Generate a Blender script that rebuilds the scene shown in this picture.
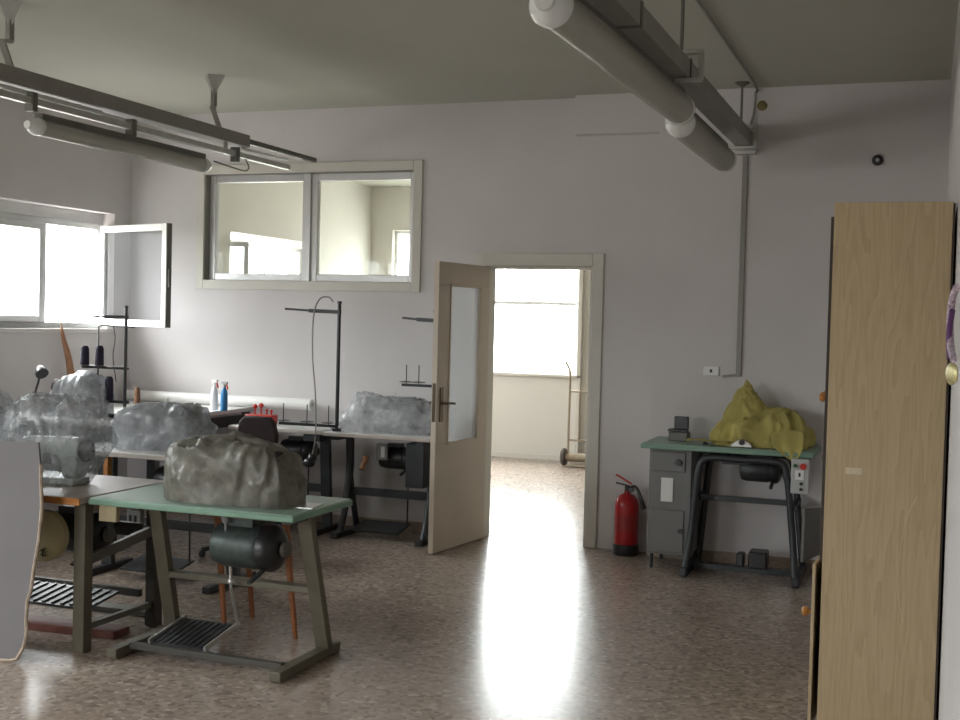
import bpy, bmesh, math, random
from mathutils import Vector, Matrix, noise

R = math.radians
PI = math.pi
for o in list(bpy.data.objects):
    bpy.data.objects.remove(o)
S = bpy.context.scene
COL = S.collection

# ------------------------------------------------------------------ camera
def make_camera():
    yaw, pit, rol = R(-20.3), R(-1.85), R(1.47)
    f = Vector((math.sin(yaw)*math.cos(pit), math.cos(yaw)*math.cos(pit), math.sin(pit)))
    r = Vector((math.cos(yaw), -math.sin(yaw), 0))
    u = r.cross(f)
    r2 = r*math.cos(rol) + u*math.sin(rol)
    u2 = -r*math.sin(rol) + u*math.cos(rol)
    cd = bpy.data.cameras.new('camera')
    cd.sensor_fit = 'HORIZONTAL'; cd.sensor_width = 36; cd.lens = 45
    cd.clip_start = 0.05; cd.clip_end = 200
    co = bpy.data.objects.new('camera', cd)
    m = Matrix((r2, u2, -f)).transposed().to_4x4()
    m.translation = Vector((0, 0, 1.64))
    co.matrix_world = m
    COL.objects.link(co)
    S.camera = co
make_camera()

# ------------------------------------------------------------------ daylight, exposure
WORLD_STRENGTH = 15.0
w = bpy.data.worlds.new('overcast_sky'); S.world = w; w.use_nodes = True
wn = w.node_tree.nodes['Background']
wn.inputs[1].default_value = WORLD_STRENGTH
_n = w.node_tree.nodes; _l = w.node_tree.links
_tc = _n.new('ShaderNodeTexCoord'); _sp = _n.new('ShaderNodeSeparateXYZ'); _rp = _n.new('ShaderNodeValToRGB')
_mp = _n.new('ShaderNodeMapRange'); _mp.inputs[1].default_value = -1
_l.new(_tc.outputs['Generated'], _sp.inputs[0]); _l.new(_sp.outputs['Z'], _mp.inputs[0]); _l.new(_mp.outputs[0], _rp.inputs['Fac'])
_e = _rp.color_ramp.elements                       # ground haze below the horizon, overcast sky brightening upwards
_e[0].position = 0.0; _e[0].color = (.17, .165, .155, 1)
_e[1].position = 1.0; _e[1].color = (1.0, 1.0, 1.0, 1)
for _p, _c in ((.49, (.22, .21, .20)), (.51, (.27, .275, .28)), (.62, (.52, .53, .54)), (.75, (.85, .86, .87))):
    _k = _e.new(_p); _k.color = (*_c, 1)
_l.new(_rp.outputs['Color'], wn.inputs[0])
def portal(name, loc, rot, sx, sy):
    l = bpy.data.lights.new(name, 'AREA'); l.shape = 'RECTANGLE'; l.size = sx; l.size_y = sy
    l.cycles.is_portal = True
    o = bpy.data.objects.new(name, l); o.location = loc; o.rotation_euler = rot
    COL.objects.link(o)
# portals only guide the sampling of the sky through the window openings, two of them added for daylight
portal('portal_left_window', (-6.62, 7.3, 1.95), (0, R(-90), 0), 0.95, 2.0)
portal('portal_left_window', (-6.62, 2.5, 1.98), (0, R(-90), 0), .95, 3.2)  # portal of the unseen forward window, added for daylight
portal('portal_added_front_window', (-4.6, -1.79, 1.82), (R(90), 0, 0), 2.0, 1.3)  # portal of the added window behind the camera
portal('portal_far_left_window', (-6.89, 11.35, 1.99), (0, R(-90), 0), .98, 1.7)
portal('portal_far_window', (-5.05, 13.99, 1.88), (R(-90), 0, 0), 2.5, 1.8)
S.view_settings.view_transform = 'Standard'
S.view_settings.look = 'None'
S.view_settings.gamma = 1
S.view_settings.use_curve_mapping = False
S.view_settings.exposure = 1.5

# ------------------------------------------------------------------ materials
MATS = {}
def new_mat(name):
    m = bpy.data.materials.new(name); m.use_nodes = True
    nt = m.node_tree; b = nt.nodes['Principled BSDF']
    MATS[name] = m
    return m, nt, b
def mat(name, col, rough=0.5, metal=0.0, var=0.12, scale=6.0, bump=0.0, bscale=60.0, dirt=None, spec=0.5):
    m, nt, b = new_mat(name)
    N = nt.nodes.new; L = nt.links.new
    tc = N('ShaderNodeTexCoord')
    n = N('ShaderNodeTexNoise'); n.inputs['Scale'].default_value = scale; n.inputs['Detail'].default_value = 5
    L(tc.outputs['Object'], n.inputs['Vector'])
    ramp = N('ShaderNodeValToRGB')
    ramp.color_ramp.elements[0].position = 0.3; ramp.color_ramp.elements[1].position = 0.7
    lo = [c*(1-var) for c in col]; hi = [min(1, c*(1+var)) for c in col]
    if dirt: lo = list(dirt)
    ramp.color_ramp.elements[0].color = (*lo, 1); ramp.color_ramp.elements[1].color = (*hi, 1)
    L(n.outputs['Fac'], ramp.inputs['Fac']); L(ramp.outputs['Color'], b.inputs['Base Color'])
    b.inputs['Roughness'].default_value = rough; b.inputs['Metallic'].default_value = metal
    b.inputs['Specular IOR Level'].default_value = spec
    if bump:
        n2 = N('ShaderNodeTexNoise'); n2.inputs['Scale'].default_value = bscale; n2.inputs['Detail'].default_value = 4
        L(tc.outputs['Object'], n2.inputs['Vector'])
        bp = N('ShaderNodeBump'); bp.inputs['Strength'].default_value = bump; bp.inputs['Distance'].default_value = 0.01
        L(n2.outputs['Fac'], bp.inputs['Height']); L(bp.outputs['Normal'], b.inputs['Normal'])
    return m

def terrazzo():
    m, nt, b = new_mat('terrazzo')
    N = nt.nodes.new; L = nt.links.new
    tc = N('ShaderNodeTexCoord')
    v = N('ShaderNodeTexVoronoi'); v.inputs['Scale'].default_value = 42
    L(tc.outputs['Object'], v.inputs['Vector'])
    sep = N('ShaderNodeSeparateColor'); L(v.outputs['Color'], sep.inputs['Color'])
    r = N('ShaderNodeValToRGB'); cr = r.color_ramp; cr.interpolation = 'CONSTANT'
    cols = [(0.0, (.25, .20, .165)), (.18, (.30, .24, .20)), (.45, (.275, .22, .18)), (.66, (.34, .28, .23)), (.84, (.20, .155, .13)), (.95, (.40, .34, .29))]
    cr.elements[0].position = 0; cr.elements[0].color = (*cols[0][1], 1)
    cr.elements[1].position = cols[1][0]; cr.elements[1].color = (*cols[1][1], 1)
    for p, c in cols[2:]:
        e = cr.elements.new(p); e.color = (*c, 1)
    L(sep.outputs['Red'], r.inputs['Fac'])
    n = N('ShaderNodeTexNoise'); n.inputs['Scale'].default_value = 1.3; n.inputs['Detail'].default_value = 6
    L(tc.outputs['Object'], n.inputs['Vector'])
    mr = N('ShaderNodeMapRange'); mr.inputs[3].default_value = 1.02; mr.inputs[4].default_value = 1.35
    L(n.outputs['Fac'], mr.inputs[0])
    mx = N('ShaderNodeMix'); mx.data_type = 'RGBA'; mx.blend_type = 'MULTIPLY'; mx.inputs[0].default_value = 1
    L(r.outputs['Color'], mx.inputs[6]); L(mr.outputs[0], mx.inputs[7])
    L(mx.outputs[2], b.inputs['Base Color'])
    n3 = N('ShaderNodeTexNoise'); n3.inputs['Scale'].default_value = 3.5; n3.inputs['Detail'].default_value = 5
    L(tc.outputs['Object'], n3.inputs['Vector'])
    mr2 = N('ShaderNodeMapRange'); mr2.inputs[3].default_value = 0.17; mr2.inputs[4].default_value = 0.30
    L(n3.outputs['Fac'], mr2.inputs[0]); L(mr2.outputs[0], b.inputs['Roughness'])
    return m
def wood(name, c1, c2, scale=1.0, rough=0.42, axis='Z'):
    m, nt, b = new_mat(name)
    N = nt.nodes.new; L = nt.links.new
    tc = N('ShaderNodeTexCoord'); mp = N('ShaderNodeMapping')
    st = {'Z': (1, 1, .09), 'X': (.09, 1, 1), 'Y': (1, .09, 1)}[axis]
    mp.inputs['Scale'].default_value = [s*scale for s in st]
    L(tc.outputs['Object'], mp.inputs['Vector'])
    n0 = N('ShaderNodeTexNoise'); n0.inputs['Scale'].default_value = 5; n0.inputs['Detail'].default_value = 2
    L(mp.outputs[0], n0.inputs['Vector'])
    mul = N('ShaderNodeMath'); mul.operation = 'MULTIPLY'; mul.inputs[1].default_value = 14
    L(n0.outputs['Fac'], mul.inputs[0])
    fr = N('ShaderNodeMath'); fr.operation = 'FRACT'; L(mul.outputs[0], fr.inputs[0])
    n1 = N('ShaderNodeTexNoise'); n1.inputs['Scale'].default_value = 60; n1.inputs['Detail'].default_value = 3
    L(mp.outputs[0], n1.inputs['Vector'])
    ad = N('ShaderNodeMath'); ad.operation = 'MULTIPLY_ADD'; ad.inputs[1].default_value = 0.45
    L(fr.outputs[0], ad.inputs[0]); L(n1.outputs['Fac'], ad.inputs[2])
    r = N('ShaderNodeValToRGB'); r.color_ramp.elements[0].position = .35; r.color_ramp.elements[1].position = 1.0
    r.color_ramp.elements[0].color = (*c1, 1); r.color_ramp.elements[1].color = (*c2, 1)
    L(ad.outputs[0], r.inputs['Fac']); L(r.outputs['Color'], b.inputs['Base Color'])
    b.inputs['Roughness'].default_value = rough
    return m
def plastic_film(name, col, clear=0.4, rough=0.25):
    m, nt, b = new_mat(name)
    N = nt.nodes.new; L = nt.links.new
    out = nt.nodes['Material Output']
    tr = N('ShaderNodeBsdfTransparent'); tr.inputs[0].default_value = (*[min(1, c*1.3+.2) for c in col], 1)
    tl = N('ShaderNodeBsdfTranslucent'); tl.inputs[0].default_value = (*col, 1)
    b.inputs['Base Color'].default_value = (*col, 1); b.inputs['Roughness'].default_value = rough
    mx0 = N('ShaderNodeMixShader'); mx0.inputs[0].default_value = 0.3
    L(b.outputs[0], mx0.inputs[1]); L(tl.outputs[0], mx0.inputs[2])
    tc = N('ShaderNodeTexCoord'); n = N('ShaderNodeTexNoise'); n.inputs['Scale'].default_value = 14; n.inputs['Detail'].default_value = 5
    L(tc.outputs['Object'], n.inputs['Vector'])
    mr = N('ShaderNodeMapRange'); mr.inputs[1].default_value = .35; mr.inputs[2].default_value = .65
    mr.inputs[3].default_value = max(0, clear-.2); mr.inputs[4].default_value = min(1, clear+.2)
    L(n.outputs['Fac'], mr.inputs[0])
    mx = N('ShaderNodeMixShader'); L(mr.outputs[0], mx.inputs[0])
    L(mx0.outputs[0], mx.inputs[1]); L(tr.outputs[0], mx.inputs[2]); L(mx.outputs[0], out.inputs['Surface'])
    bp = N('ShaderNodeBump'); bp.inputs['Strength'].default_value = .5; bp.inputs['Distance'].default_value = .015
    n2 = N('ShaderNodeTexNoise'); n2.inputs['Scale'].default_value = 22; n2.inputs['Detail'].default_value = 3
    L(tc.outputs['Object'], n2.inputs['Vector']); L(n2.outputs['Fac'], bp.inputs['Height']); L(bp.outputs['Normal'], b.inputs['Normal'])
    return m
def glass(name, tint=(.96, .98, .97), gloss=0.05, rough=0.02, graze=.5):
    m, nt, b = new_mat(name)
    N = nt.nodes.new; L = nt.links.new; out = nt.nodes['Material Output']
    tr = N('ShaderNodeBsdfTransparent'); tr.inputs[0].default_value = (*tint, 1)
    gl = N('ShaderNodeBsdfGlossy'); gl.inputs['Roughness'].default_value = rough
    fr = N('ShaderNodeLayerWeight'); fr.inputs[0].default_value = .5
    pw = N('ShaderNodeMath'); pw.operation = 'POWER'; pw.inputs[1].default_value = 4; L(fr.outputs['Facing'], pw.inputs[0])
    ad = N('ShaderNodeMath'); ad.operation = 'MULTIPLY_ADD'; ad.inputs[1].default_value = graze; ad.inputs[2].default_value = gloss*.5; L(pw.outputs[0], ad.inputs[0])
    mx = N('ShaderNodeMixShader'); L(ad.outputs[0], mx.inputs[0]); L(tr.outputs[0], mx.inputs[1]); L(gl.outputs[0], mx.inputs[2])
    L(mx.outputs[0], out.inputs['Surface'])
    nt.nodes.remove(b)
    return m
def frosted(name, col, clear=.25):
    m, nt, b = new_mat(name)
    N = nt.nodes.new; L = nt.links.new; out = nt.nodes['Material Output']
    b.inputs['Base Color'].default_value = (*col, 1); b.inputs['Roughness'].default_value = .14
    tl = N('ShaderNodeBsdfTranslucent'); tl.inputs[0].default_value = (*col, 1)
    tr = N('ShaderNodeBsdfTransparent')
    mx = N('ShaderNodeMixShader'); mx.inputs[0].default_value = .45; L(b.outputs[0], mx.inputs[1]); L(tl.outputs[0], mx.inputs[2])
    m2 = N('ShaderNodeMixShader'); m2.inputs[0].default_value = clear; L(mx.outputs[0], m2.inputs[1]); L(tr.outputs[0], m2.inputs[2])
    L(m2.outputs[0], out.inputs['Surface'])
    return m

M_WALL = mat('wall_plaster', (.65, .625, .62), .9, var=.035, scale=1.6, bump=.12, bscale=35)
M_CEIL = mat('ceiling_paint', (.46, .46, .40), .9, var=.03, scale=1.2, bump=.1, bscale=30)
M_FAR = mat('far_room_plaster', (.66, .64, .585), .9, var=.03, scale=1.5)
M_FLOOR = terrazzo()
M_SKIRT = mat('terrazzo_skirting', (.36, .28, .22), .4, var=.2, scale=60)
M_ALU = mat('grey_aluminium', (.62, .62, .62), .38, .6, var=.04)
M_PAINT = mat('cream_painted_trim', (.62, .60, .54), .5, var=.03)
M_WHITEFRAME = mat('white_window_frame', (.76, .77, .76), .4, var=.03)
M_DOOR = mat('beige_door_paint', (.58, .50, .41), .45, var=.05, scale=3)
M_GLASS = glass('window_glass')
M_DIMGLASS = glass('dimmed_glass', (.80, .81, .81), .02, .1, .06)  # tint darkened to tone down the overbright wall behind the open sash
M_DOORGLASS = frosted('door_glass', (.85, .88, .90), .5)
M_BRASS = mat('dark_brass', (.10, .07, .045), .35, .8)
M_GALV = mat('galvanised_steel', (.52, .53, .50), .42, .7, var=.1, scale=14)
M_GREYP = mat('grey_painted_steel', (.27, .26, .24), .5, .1, var=.08)
M_DARKG = mat('dark_grey_steel', (.14, .135, .12), .5, .2, var=.1)
M_TUBE = frosted('opal_lamp_cover', (.45, .44, .39))
M_CLEARCAP = mat('clear_lamp_end', (.72, .74, .73), .12, 0, var=.08)
M_BLACK = mat('black_enamel', (.018, .018, .02), .35, var=.2)
M_DKMETAL = mat('blackened_iron', (.045, .048, .052), .45, .4, var=.2)
M_OLIVE = mat('olive_painted_frame', (.12, .107, .075), .5, .1, var=.12, scale=9)
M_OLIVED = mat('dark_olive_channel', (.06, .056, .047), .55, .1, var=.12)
M_GREEN = mat('green_laminate', (.25, .36, .30), .33, var=.07, scale=5)
M_GREENE = mat('green_edging', (.17, .29, .215), .4, var=.1, scale=8)
M_MOTOR = mat('motor_casting', (.055, .07, .065), .45, .3, var=.25, scale=30)
M_WLAM = mat('white_laminate', (.66, .65, .64), .3, var=.04)
M_WEDGE = mat('beige_edging', (.47, .42, .38), .5, var=.08)
M_BROWNT = mat('brown_table_top', (.30, .26, .23), .4, var=.12)
M_ORANGE = wood('orange_wood_edge', (.36, .13, .03), (.52, .22, .06), 3, .4, 'X')
M_CHAIRW = wood('orange_brown_wood', (.20, .065, .02), (.33, .12, .04), 4, .4)
M_STICK = wood('brown_stick_wood', (.25, .11, .05), (.42, .22, .12), 4)
M_WARD = wood('beech_veneer', (.43, .325, .19), (.52, .41, .25), 1.6, .45)
M_GAPDARK = mat('dark_gap_shade', (.05, .035, .025), .6)  # dark colour carrying the shade of the gaps around the wardrobe
M_KNOB = mat('orange_wood_knob', (.45, .2, .05), .35)
M_FILMG = plastic_film('foggy_plastic', (.25, .24, .205), .2, .3)
M_FILMW = plastic_film('milky_plastic', (.46, .47, .49), .36, .16)
M_FILMT = plastic_film('thin_plastic_sheet', (.60, .61, .63), .55, .18)
M_FILMC = plastic_film('clear_plastic', (.50, .51, .52), .62, .14)
M_YEL = mat('yellow_cloth', (.42, .36, .11), .85, var=.16, scale=8, bump=.25, bscale=120)
M_BEIGEM = mat('machine_enamel', (.52, .54, .50), .3, var=.05)
M_GREYM = mat('grey_machine_enamel', (.30, .32, .32), .35, var=.08)
M_RED = mat('red_enamel', (.42, .012, .015), .28, var=.08)
M_REDP = mat('red_plastic', (.55, .03, .02), .35, var=.1)
M_CABG = mat('grey_cabinet_steel', (.17, .17, .165), .5, .1, var=.06, scale=4)
M_CTRL = mat('light_grey_panel', (.45, .46, .45), .45, var=.05)
M_WHITE = mat('white_plastic', (.8, .8, .78), .4, var=.02)
M_PAPER = mat('white_paper', (.78, .78, .75), .8, var=.03)
M_BLUE = mat('blue_plastic', (.03, .22, .50), .3, var=.06)
M_DKBLUE = mat('dark_thread', (.02, .015, .035), .8, var=.3, scale=90)
M_THREADB = mat('brown_thread', (.18, .09, .05), .8, var=.3, scale=90)
M_ORNG = mat('orange_scraps', (.55, .2, .06), .8, var=.3, scale=20)
M_BOARD = mat('greyish_fibreboard', (.16, .15, .155), .75, var=.07, scale=3)
M_BOARDE = mat('torn_board_edge', (.36, .29, .22), .9, var=.25, scale=30)
M_YDISC = mat('yellow_plastic', (.62, .54, .30), .5, var=.06)
M_CREAM = mat('cream_plastic', (.36, .30, .18), .5, var=.05)
M_MAROON = mat('red_brown_plank', (.17, .06, .045), .6, var=.25, scale=10)
M_CHAIRB = mat('dark_upholstery', (.035, .02, .022), .8, var=.2)
M_PURPLE = mat('purple_ribbon', (.13, .05, .16), .6, var=.2)
M_RIBW = mat('patterned_ribbon', (.55, .45, .52), .6, var=.5, scale=90)
M_LBRASS = mat('pale_brass', (.62, .55, .28), .35, .5)
M_RUST = mat('rusty_cream_steel', (.34, .28, .20), .5, .2, var=.2, scale=18)
M_RUBBER = mat('grey_rubber', (.10, .085, .075), .8, var=.2)
M_LEAF = mat('glare_paled_leaves', (.5, .55, .42), .8, var=.3, scale=3)  # foliage colour paled to imitate the glare outside
M_SILVER = mat('brushed_steel', (.6, .6, .58), .3, .8)
M_TAPE = mat('pale_tape', (.62, .55, .40), .5)
M_SCUFF = mat('pale_scuff', (.55, .45, .29), .5)
M_GREENL = mat('green_lamp_button', (.05, .12, .05), .3)

# ------------------------------------------------------------------ mesh builder
class MB:
    def __init__(s): s.bm = bmesh.new()
    def _xf(s, vs, m):
        for v in vs: v.co = m @ v.co
    def box(s, c, d, rz=0, rot=None):
        r = bmesh.ops.create_cube(s.bm, size=1)
        m = Matrix.Translation(c) @ (rot if rot else Matrix.Rotation(rz, 4, 'Z')) @ Matrix.Diagonal((*d, 1))
        s._xf(r['verts'], m); return s
    def bx(s, x0, x1, y0, y1, z0, z1):
        return s.box(((x0+x1)/2, (y0+y1)/2, (z0+z1)/2), (abs(x1-x0), abs(y1-y0), abs(z1-z0)))
    def bar(s, p, q, a, b, up=(0, 0, 1)):
        p = Vector(p); q = Vector(q); d = q-p; L = d.length; z = d.normalized(); up = Vector(up)
        if abs(z.dot(up)) > .99: up = Vector((0, 1, 0))
        x = up.cross(z).normalized(); y = z.cross(x)
        m = Matrix((x, y, z)).transposed().to_4x4(); m.translation = (p+q)/2
        r = bmesh.ops.create_cube(s.bm, size=1)
        s._xf(r['verts'], m @ Matrix.Diagonal((a, b, L, 1))); return s
    def cyl(s, p, q, r, r2=None, seg=20, cap=True):
        p = Vector(p); q = Vector(q); d = q-p
        m = d.to_track_quat('Z', 'Y').to_matrix().to_4x4(); m.translation = (p+q)/2
        g = bmesh.ops.create_cone(s.bm, cap_ends=cap, segments=seg, radius1=r, radius2=r if r2 is None else r2, depth=d.length)
        s._xf(g['verts'], m); return s
    def sph(s, c, r, sc=(1, 1, 1), seg=18):
        g = bmesh.ops.create_uvsphere(s.bm, u_segments=seg, v_segments=seg//2+2, radius=r)
        s._xf(g['verts'], Matrix.Translation(c) @ Matrix.Diagonal((*sc, 1))); return s
    def lathe(s, prof, base=(0, 0, 0), axis=(0, 0, 1), seg=28):
        q = Vector(axis).to_track_quat('Z', 'Y').to_matrix().to_4x4(); q.translation = Vector(base)
        rings = []
        for r, z in prof:
            rings.append([s.bm.verts.new(q @ Vector((max(r, 1e-4)*math.cos(2*PI*i/seg), max(r, 1e-4)*math.sin(2*PI*i/seg), z))) for i in range(seg)])
        for a, b in zip(rings, rings[1:]):
            for i in range(seg):
                s.bm.faces.new((a[i], a[(i+1) % seg], b[(i+1) % seg], b[i]))
        s.bm.faces.new(rings[0][::-1]); s.bm.faces.new(rings[-1]); return s
    def tube(s, pts, r, seg=8, smooth=0):
        P = [Vector(p) for p in pts]
        if smooth:
            Q = []
            n = len(P)
            for i in range(n-1):
                p0 = P[max(i-1, 0)]; p1 = P[i]; p2 = P[i+1]; p3 = P[min(i+2, n-1)]
                for k in range(smooth):
                    t = k/smooth
                    Q.append(.5*((2*p1)+(-p0+p2)*t+(2*p0-5*p1+4*p2-p3)*t*t+(-p0+3*p1-3*p2+p3)*t**3))
            Q.append(P[-1]); P = Q
        rings = []; prev = None
        for i, p in enumerate(P):
            t = (P[min(i+1, len(P)-1)]-P[max(i-1, 0)]).normalized()
            if prev is None:
                a = Vector((0, 0, 1)) if abs(t.z) < .9 else Vector((1, 0, 0))
                x = a.cross(t).normalized()
            else:
                x = (prev - t*prev.dot(t)).normalized()
            y = t.cross(x); prev = x
            rr = r(i/(len(P)-1)) if callable(r) else r
            rings.append([s.bm.verts.new(p+(x*math.cos(2*PI*k/seg)+y*math.sin(2*PI*k/seg))*rr) for k in range(seg)])
        for a, b in zip(rings, rings[1:]):
            for k in range(seg):
                s.bm.faces.new((a[k], a[(k+1) % seg], b[(k+1) % seg], b[k]))
        s.bm.faces.new(rings[0][::-1]); s.bm.faces.new(rings[-1]); return s
    def prism(s, poly, thick, origin=(0, 0, 0), u=(1, 0, 0), v=(0, 0, 1)):
        """poly in the (u,v) plane, extruded both ways along the normal"""
        u = Vector(u); v = Vector(v); n = u.cross(v).normalized(); o = Vector(origin)
        A = [s.bm.verts.new(o+u*a+v*b-n*thick/2) for a, b in poly]
        B = [s.bm.verts.new(o+u*a+v*b+n*thick/2) for a, b in poly]
        k = len(poly)
        s.bm.faces.new(A[::-1]); s.bm.faces.new(B)
        for i in range(k): s.bm.faces.new((A[i], A[(i+1) % k], B[(i+1) % k], B[i]))
        return s
    def build(s, name, m, parent=None, bev=0.0, smooth=True, loc=None):
        bmesh.ops.recalc_face_normals(s.bm, faces=s.bm.faces)
        me = bpy.data.meshes.new(name); s.bm.to_mesh(me); s.bm.free()
        me.materials.append(m)
        if smooth:
            me.polygons.foreach_set('use_smooth', [True]*len(me.polygons))
            try: me.set_sharp_from_angle(angle=R(38))
            except Exception: pass
        o = bpy.data.objects.new(name, me); COL.objects.link(o)
        if parent: o.parent = parent
        if loc: o.location = loc
        if bev:
            b = o.modifiers.new('edge', 'BEVEL'); b.width = bev; b.segments = 2; b.limit_method = 'ANGLE'; b.angle_limit = R(50)
        return o
def tag(o, label, cat, group=None, kind=None):
    o['label'] = label; o['category'] = cat
    if group: o['group'] = group
    if kind: o['kind'] = kind
    return o
def empty(name, loc, label, cat, rz=0, group=None):
    o = bpy.data.objects.new(name, None); COL.objects.link(o)
    o.empty_display_size = .1
    o.location = loc; o.rotation_euler = (0, 0, rz)
    return tag(o, label, cat, group)
def struct(o):
    o['kind'] = 'structure'; return o
def kids(o): return [c for c in bpy.data.objects if c.parent == o]
def copy_tree(o, parent=None):
    c = o.copy(); COL.objects.link(c); c.parent = parent
    for ch in kids(o): copy_tree(ch, c)
    return c

def wall(name, axis, p0, p1, a0, a1, z0, z1, holes, m):
    """wall slab between planes p0..p1 on 'axis'; a = the other horizontal axis; holes = (a0,a1,z0,z1)"""
    mb = MB()
    cuts = sorted({a0, a1, *[h[0] for h in holes], *[h[1] for h in holes]})
    for c0, c1 in zip(cuts, cuts[1:]):
        mid = (c0+c1)/2; zs = [(z0, z1)]
        for h in holes:
            if h[0] < mid < h[1]:
                nz = []
                for q0, q1 in zs:
                    if h[2] > q0: nz.append((q0, min(q1, h[2])))
                    if h[3] < q1: nz.append((max(q0, h[3]), q1))
                zs = nz
        for q0, q1 in zs:
            if q1-q0 < 1e-5: continue
            if axis == 'Y': mb.bx(c0, c1, p0, p1, q0, q1)
            else: mb.bx(p0, p1, c0, c1, q0, q1)
    return struct(mb.build(name, m, smooth=False))

# ================================================================== SETTING
H = 3.29; YB = 8.52
struct(MB().bx(-7.3, 1.6, -1.8, 14.4, -.15, 0).build('floor', M_FLOOR, smooth=False))
struct(MB().bx(-7.3, 1.6, -1.8, 14.4, H, H+.15).build('ceiling', M_CEIL, smooth=False))
WIN1 = (6.30, 8.30, 1.50, 2.45); ADDED_WIN = (.90, 4.10, 1.50, 2.45)  # second opening is out of view, added for more daylight
wall('wall_left', 'X', -6.63, -6.33, -1.6, YB, 0, H, [WIN1, ADDED_WIN], M_WALL)
wall('wall_back', 'Y', YB, YB+.14, -6.63, .3, 0, H, [(-5.60, -3.72, 1.92, 2.79), (-3.11, -2.288, 0, 2.06)], M_WALL)
wall('wall_right', 'X', .10, .3, -1.6, YB, 0, H, [], M_WALL)
wall('wall_front', 'Y', -1.8, -1.6, -6.63, .3, 0, H, [(-5.6, -3.6, 1.15, 2.45)], M_WALL)  # opening behind the camera, added for more light from the front
# shallow pier filling the right end of the back wall, and the boxed beam next to it
wall('wall_back_right', 'Y', 8.42, YB, -1.81, .10, 0, H, [], M_WALL)
struct(MB().bx(-2.43, -1.81, 8.42, YB, 3.01, H).build('trim_1', M_WALL, smooth=False))
# far room
wall('wall_far_left', 'X', -6.90, -6.60, YB+.14, 14.0, 0, H, [(10.50, 12.2, 1.50, 2.48)], M_FAR)
wall('wall_far', 'Y', 13.76, 14.0, -6.6, 1.2, 0, H, [(-6.30, -3.86, 1.03, 2.75)], M_FAR)
wall('wall_far_right', 'X', -1.2, -1.0, YB+.14, 13.76, 0, H, [], M_FAR)
struct(MB().bx(-6.63, -6.60, YB, YB+.14, 0, H).build('trim_2', M_WALL, smooth=False))
# skirtings
struct(MB().bx(-6.33, -3.21, YB-.012, YB, 0, .075).build('baseboard_back', M_SKIRT, smooth=False))
struct(MB().bx(-1.81, .10, 8.408, 8.42, 0, .075).build('baseboard_back_right', M_SKIRT, smooth=False))
struct(MB().bx(-6.33, -6.318, -1.6, YB-.012, 0, .075).build('baseboard_left', M_SKIRT, smooth=False))
struct(MB().bx(.088, .10, -1.6, 8.4, 0, .075).build('baseboard_right', M_SKIRT, smooth=False))
struct(MB().bx(-6.6, -1.2, 13.745, 13.76, 0, .06).build('baseboard_far', M_PAINT, smooth=False))

def rect_frame(mb, axis, p0, p1, a0, a1, z0, z1, t):
    def b(c0, c1, q0, q1):
        if axis == 'Y': mb.bx(c0, c1, p0, p1, q0, q1)
        else: mb.bx(p0, p1, c0, c1, q0, q1)
    b(a0, a0+t, z0, z1); b(a1-t, a1, z0, z1); b(a0+t, a1-t, z0, z0+t); b(a0+t, a1-t, z1-t, z1)
    return mb
# window 1: left wall, one sash standing open into the room
def left_window(name, y0, y1, z0, z1, open_sash, wx=-6.50, n=2):
    mb = rect_frame(MB(), 'X', wx-.04, wx+.03, y0, y1, z0, z1, .045)
    root = struct(mb.build(name, M_WHITEFRAME, bev=.004))
    ins = .045
    W = (y1-y0-2*ins)/n
    fr = MB()
    for k in range(1, n): fr.bx(wx-.04, wx+.03, y0+ins+k*W-.025, y0+ins+k*W+.025, z0+ins, z1-ins)
    fr.build('mullion', M_ALU, root, bev=.003)
    for k in range(n):
        a0 = y0+ins+k*W; a1 = a0+W
        if open_sash and k == n-1: continue
        s = rect_frame(MB(), 'X', wx-.02, wx+.05, a0+.02, a1-.02, z0+ins, z1-ins, .05).build('sash', M_ALU, root, bev=.004)
        MB().bx(wx+.008, wx+.012, a0+.06, a1-.06, z0+ins+.04, z1-ins-.04).build('pane', M_GLASS, s, smooth=False)
    return root
WZ1 = 2.36
w1 = left_window('window_1', 6.30, 8.30, 1.50, WZ1, True, n=3)
struct(MB().bx(-6.56, -6.45, 6.30, 8.30, WZ1, 2.45).build('trim_3', M_ALU, smooth=False))   # roller box in the head of the opening
# open sash, hinged at the right end of the frame
sw = .88
sm = bpy.data.objects.new('open_sash', None)
sash = rect_frame(MB(), 'Y', -.022, .022, 0, sw, 0, .82, .055).build('sash', M_WHITEFRAME, w1, bev=.004)
sash['label'] = 'open inward-swung sash'
sash.location = (-6.42, 8.26, 1.525); sash.rotation_euler = (0, 0, R(-18))
MB().bx(.05, sw-.05, -.003, .003, .05, .77).build('pane', M_DIMGLASS, sash, smooth=False)  # pane tint dims what shows through it
MB().bx(sw, sw+.012, -.024, .024, 0, .82).bx(sw+.012, sw+.03, -.012, .012, .32, .46).build('sash_seal', M_DARKG, sash)
bpy.data.objects.remove(sm)
struct(MB().bx(-6.46, -6.30, 6.25, 8.33, 1.465, 1.50).build('trim_4', M_WALL, bev=.006))
w5 = left_window('added_window_5', .90, 4.10, 1.50, 2.45, False, n=4)  # unseen window added to bring daylight into the foreground
w6 = struct(rect_frame(MB(), 'Y', -1.74, -1.68, -5.6, -3.6, 1.15, 2.45, .05).build('added_window_6', M_WHITEFRAME, bev=.004))  # unseen window added behind the camera to light the back walls
MB().bx(-4.63, -4.57, -1.74, -1.68, 1.2, 2.4).build('mullion', M_WHITEFRAME, w6)
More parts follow.
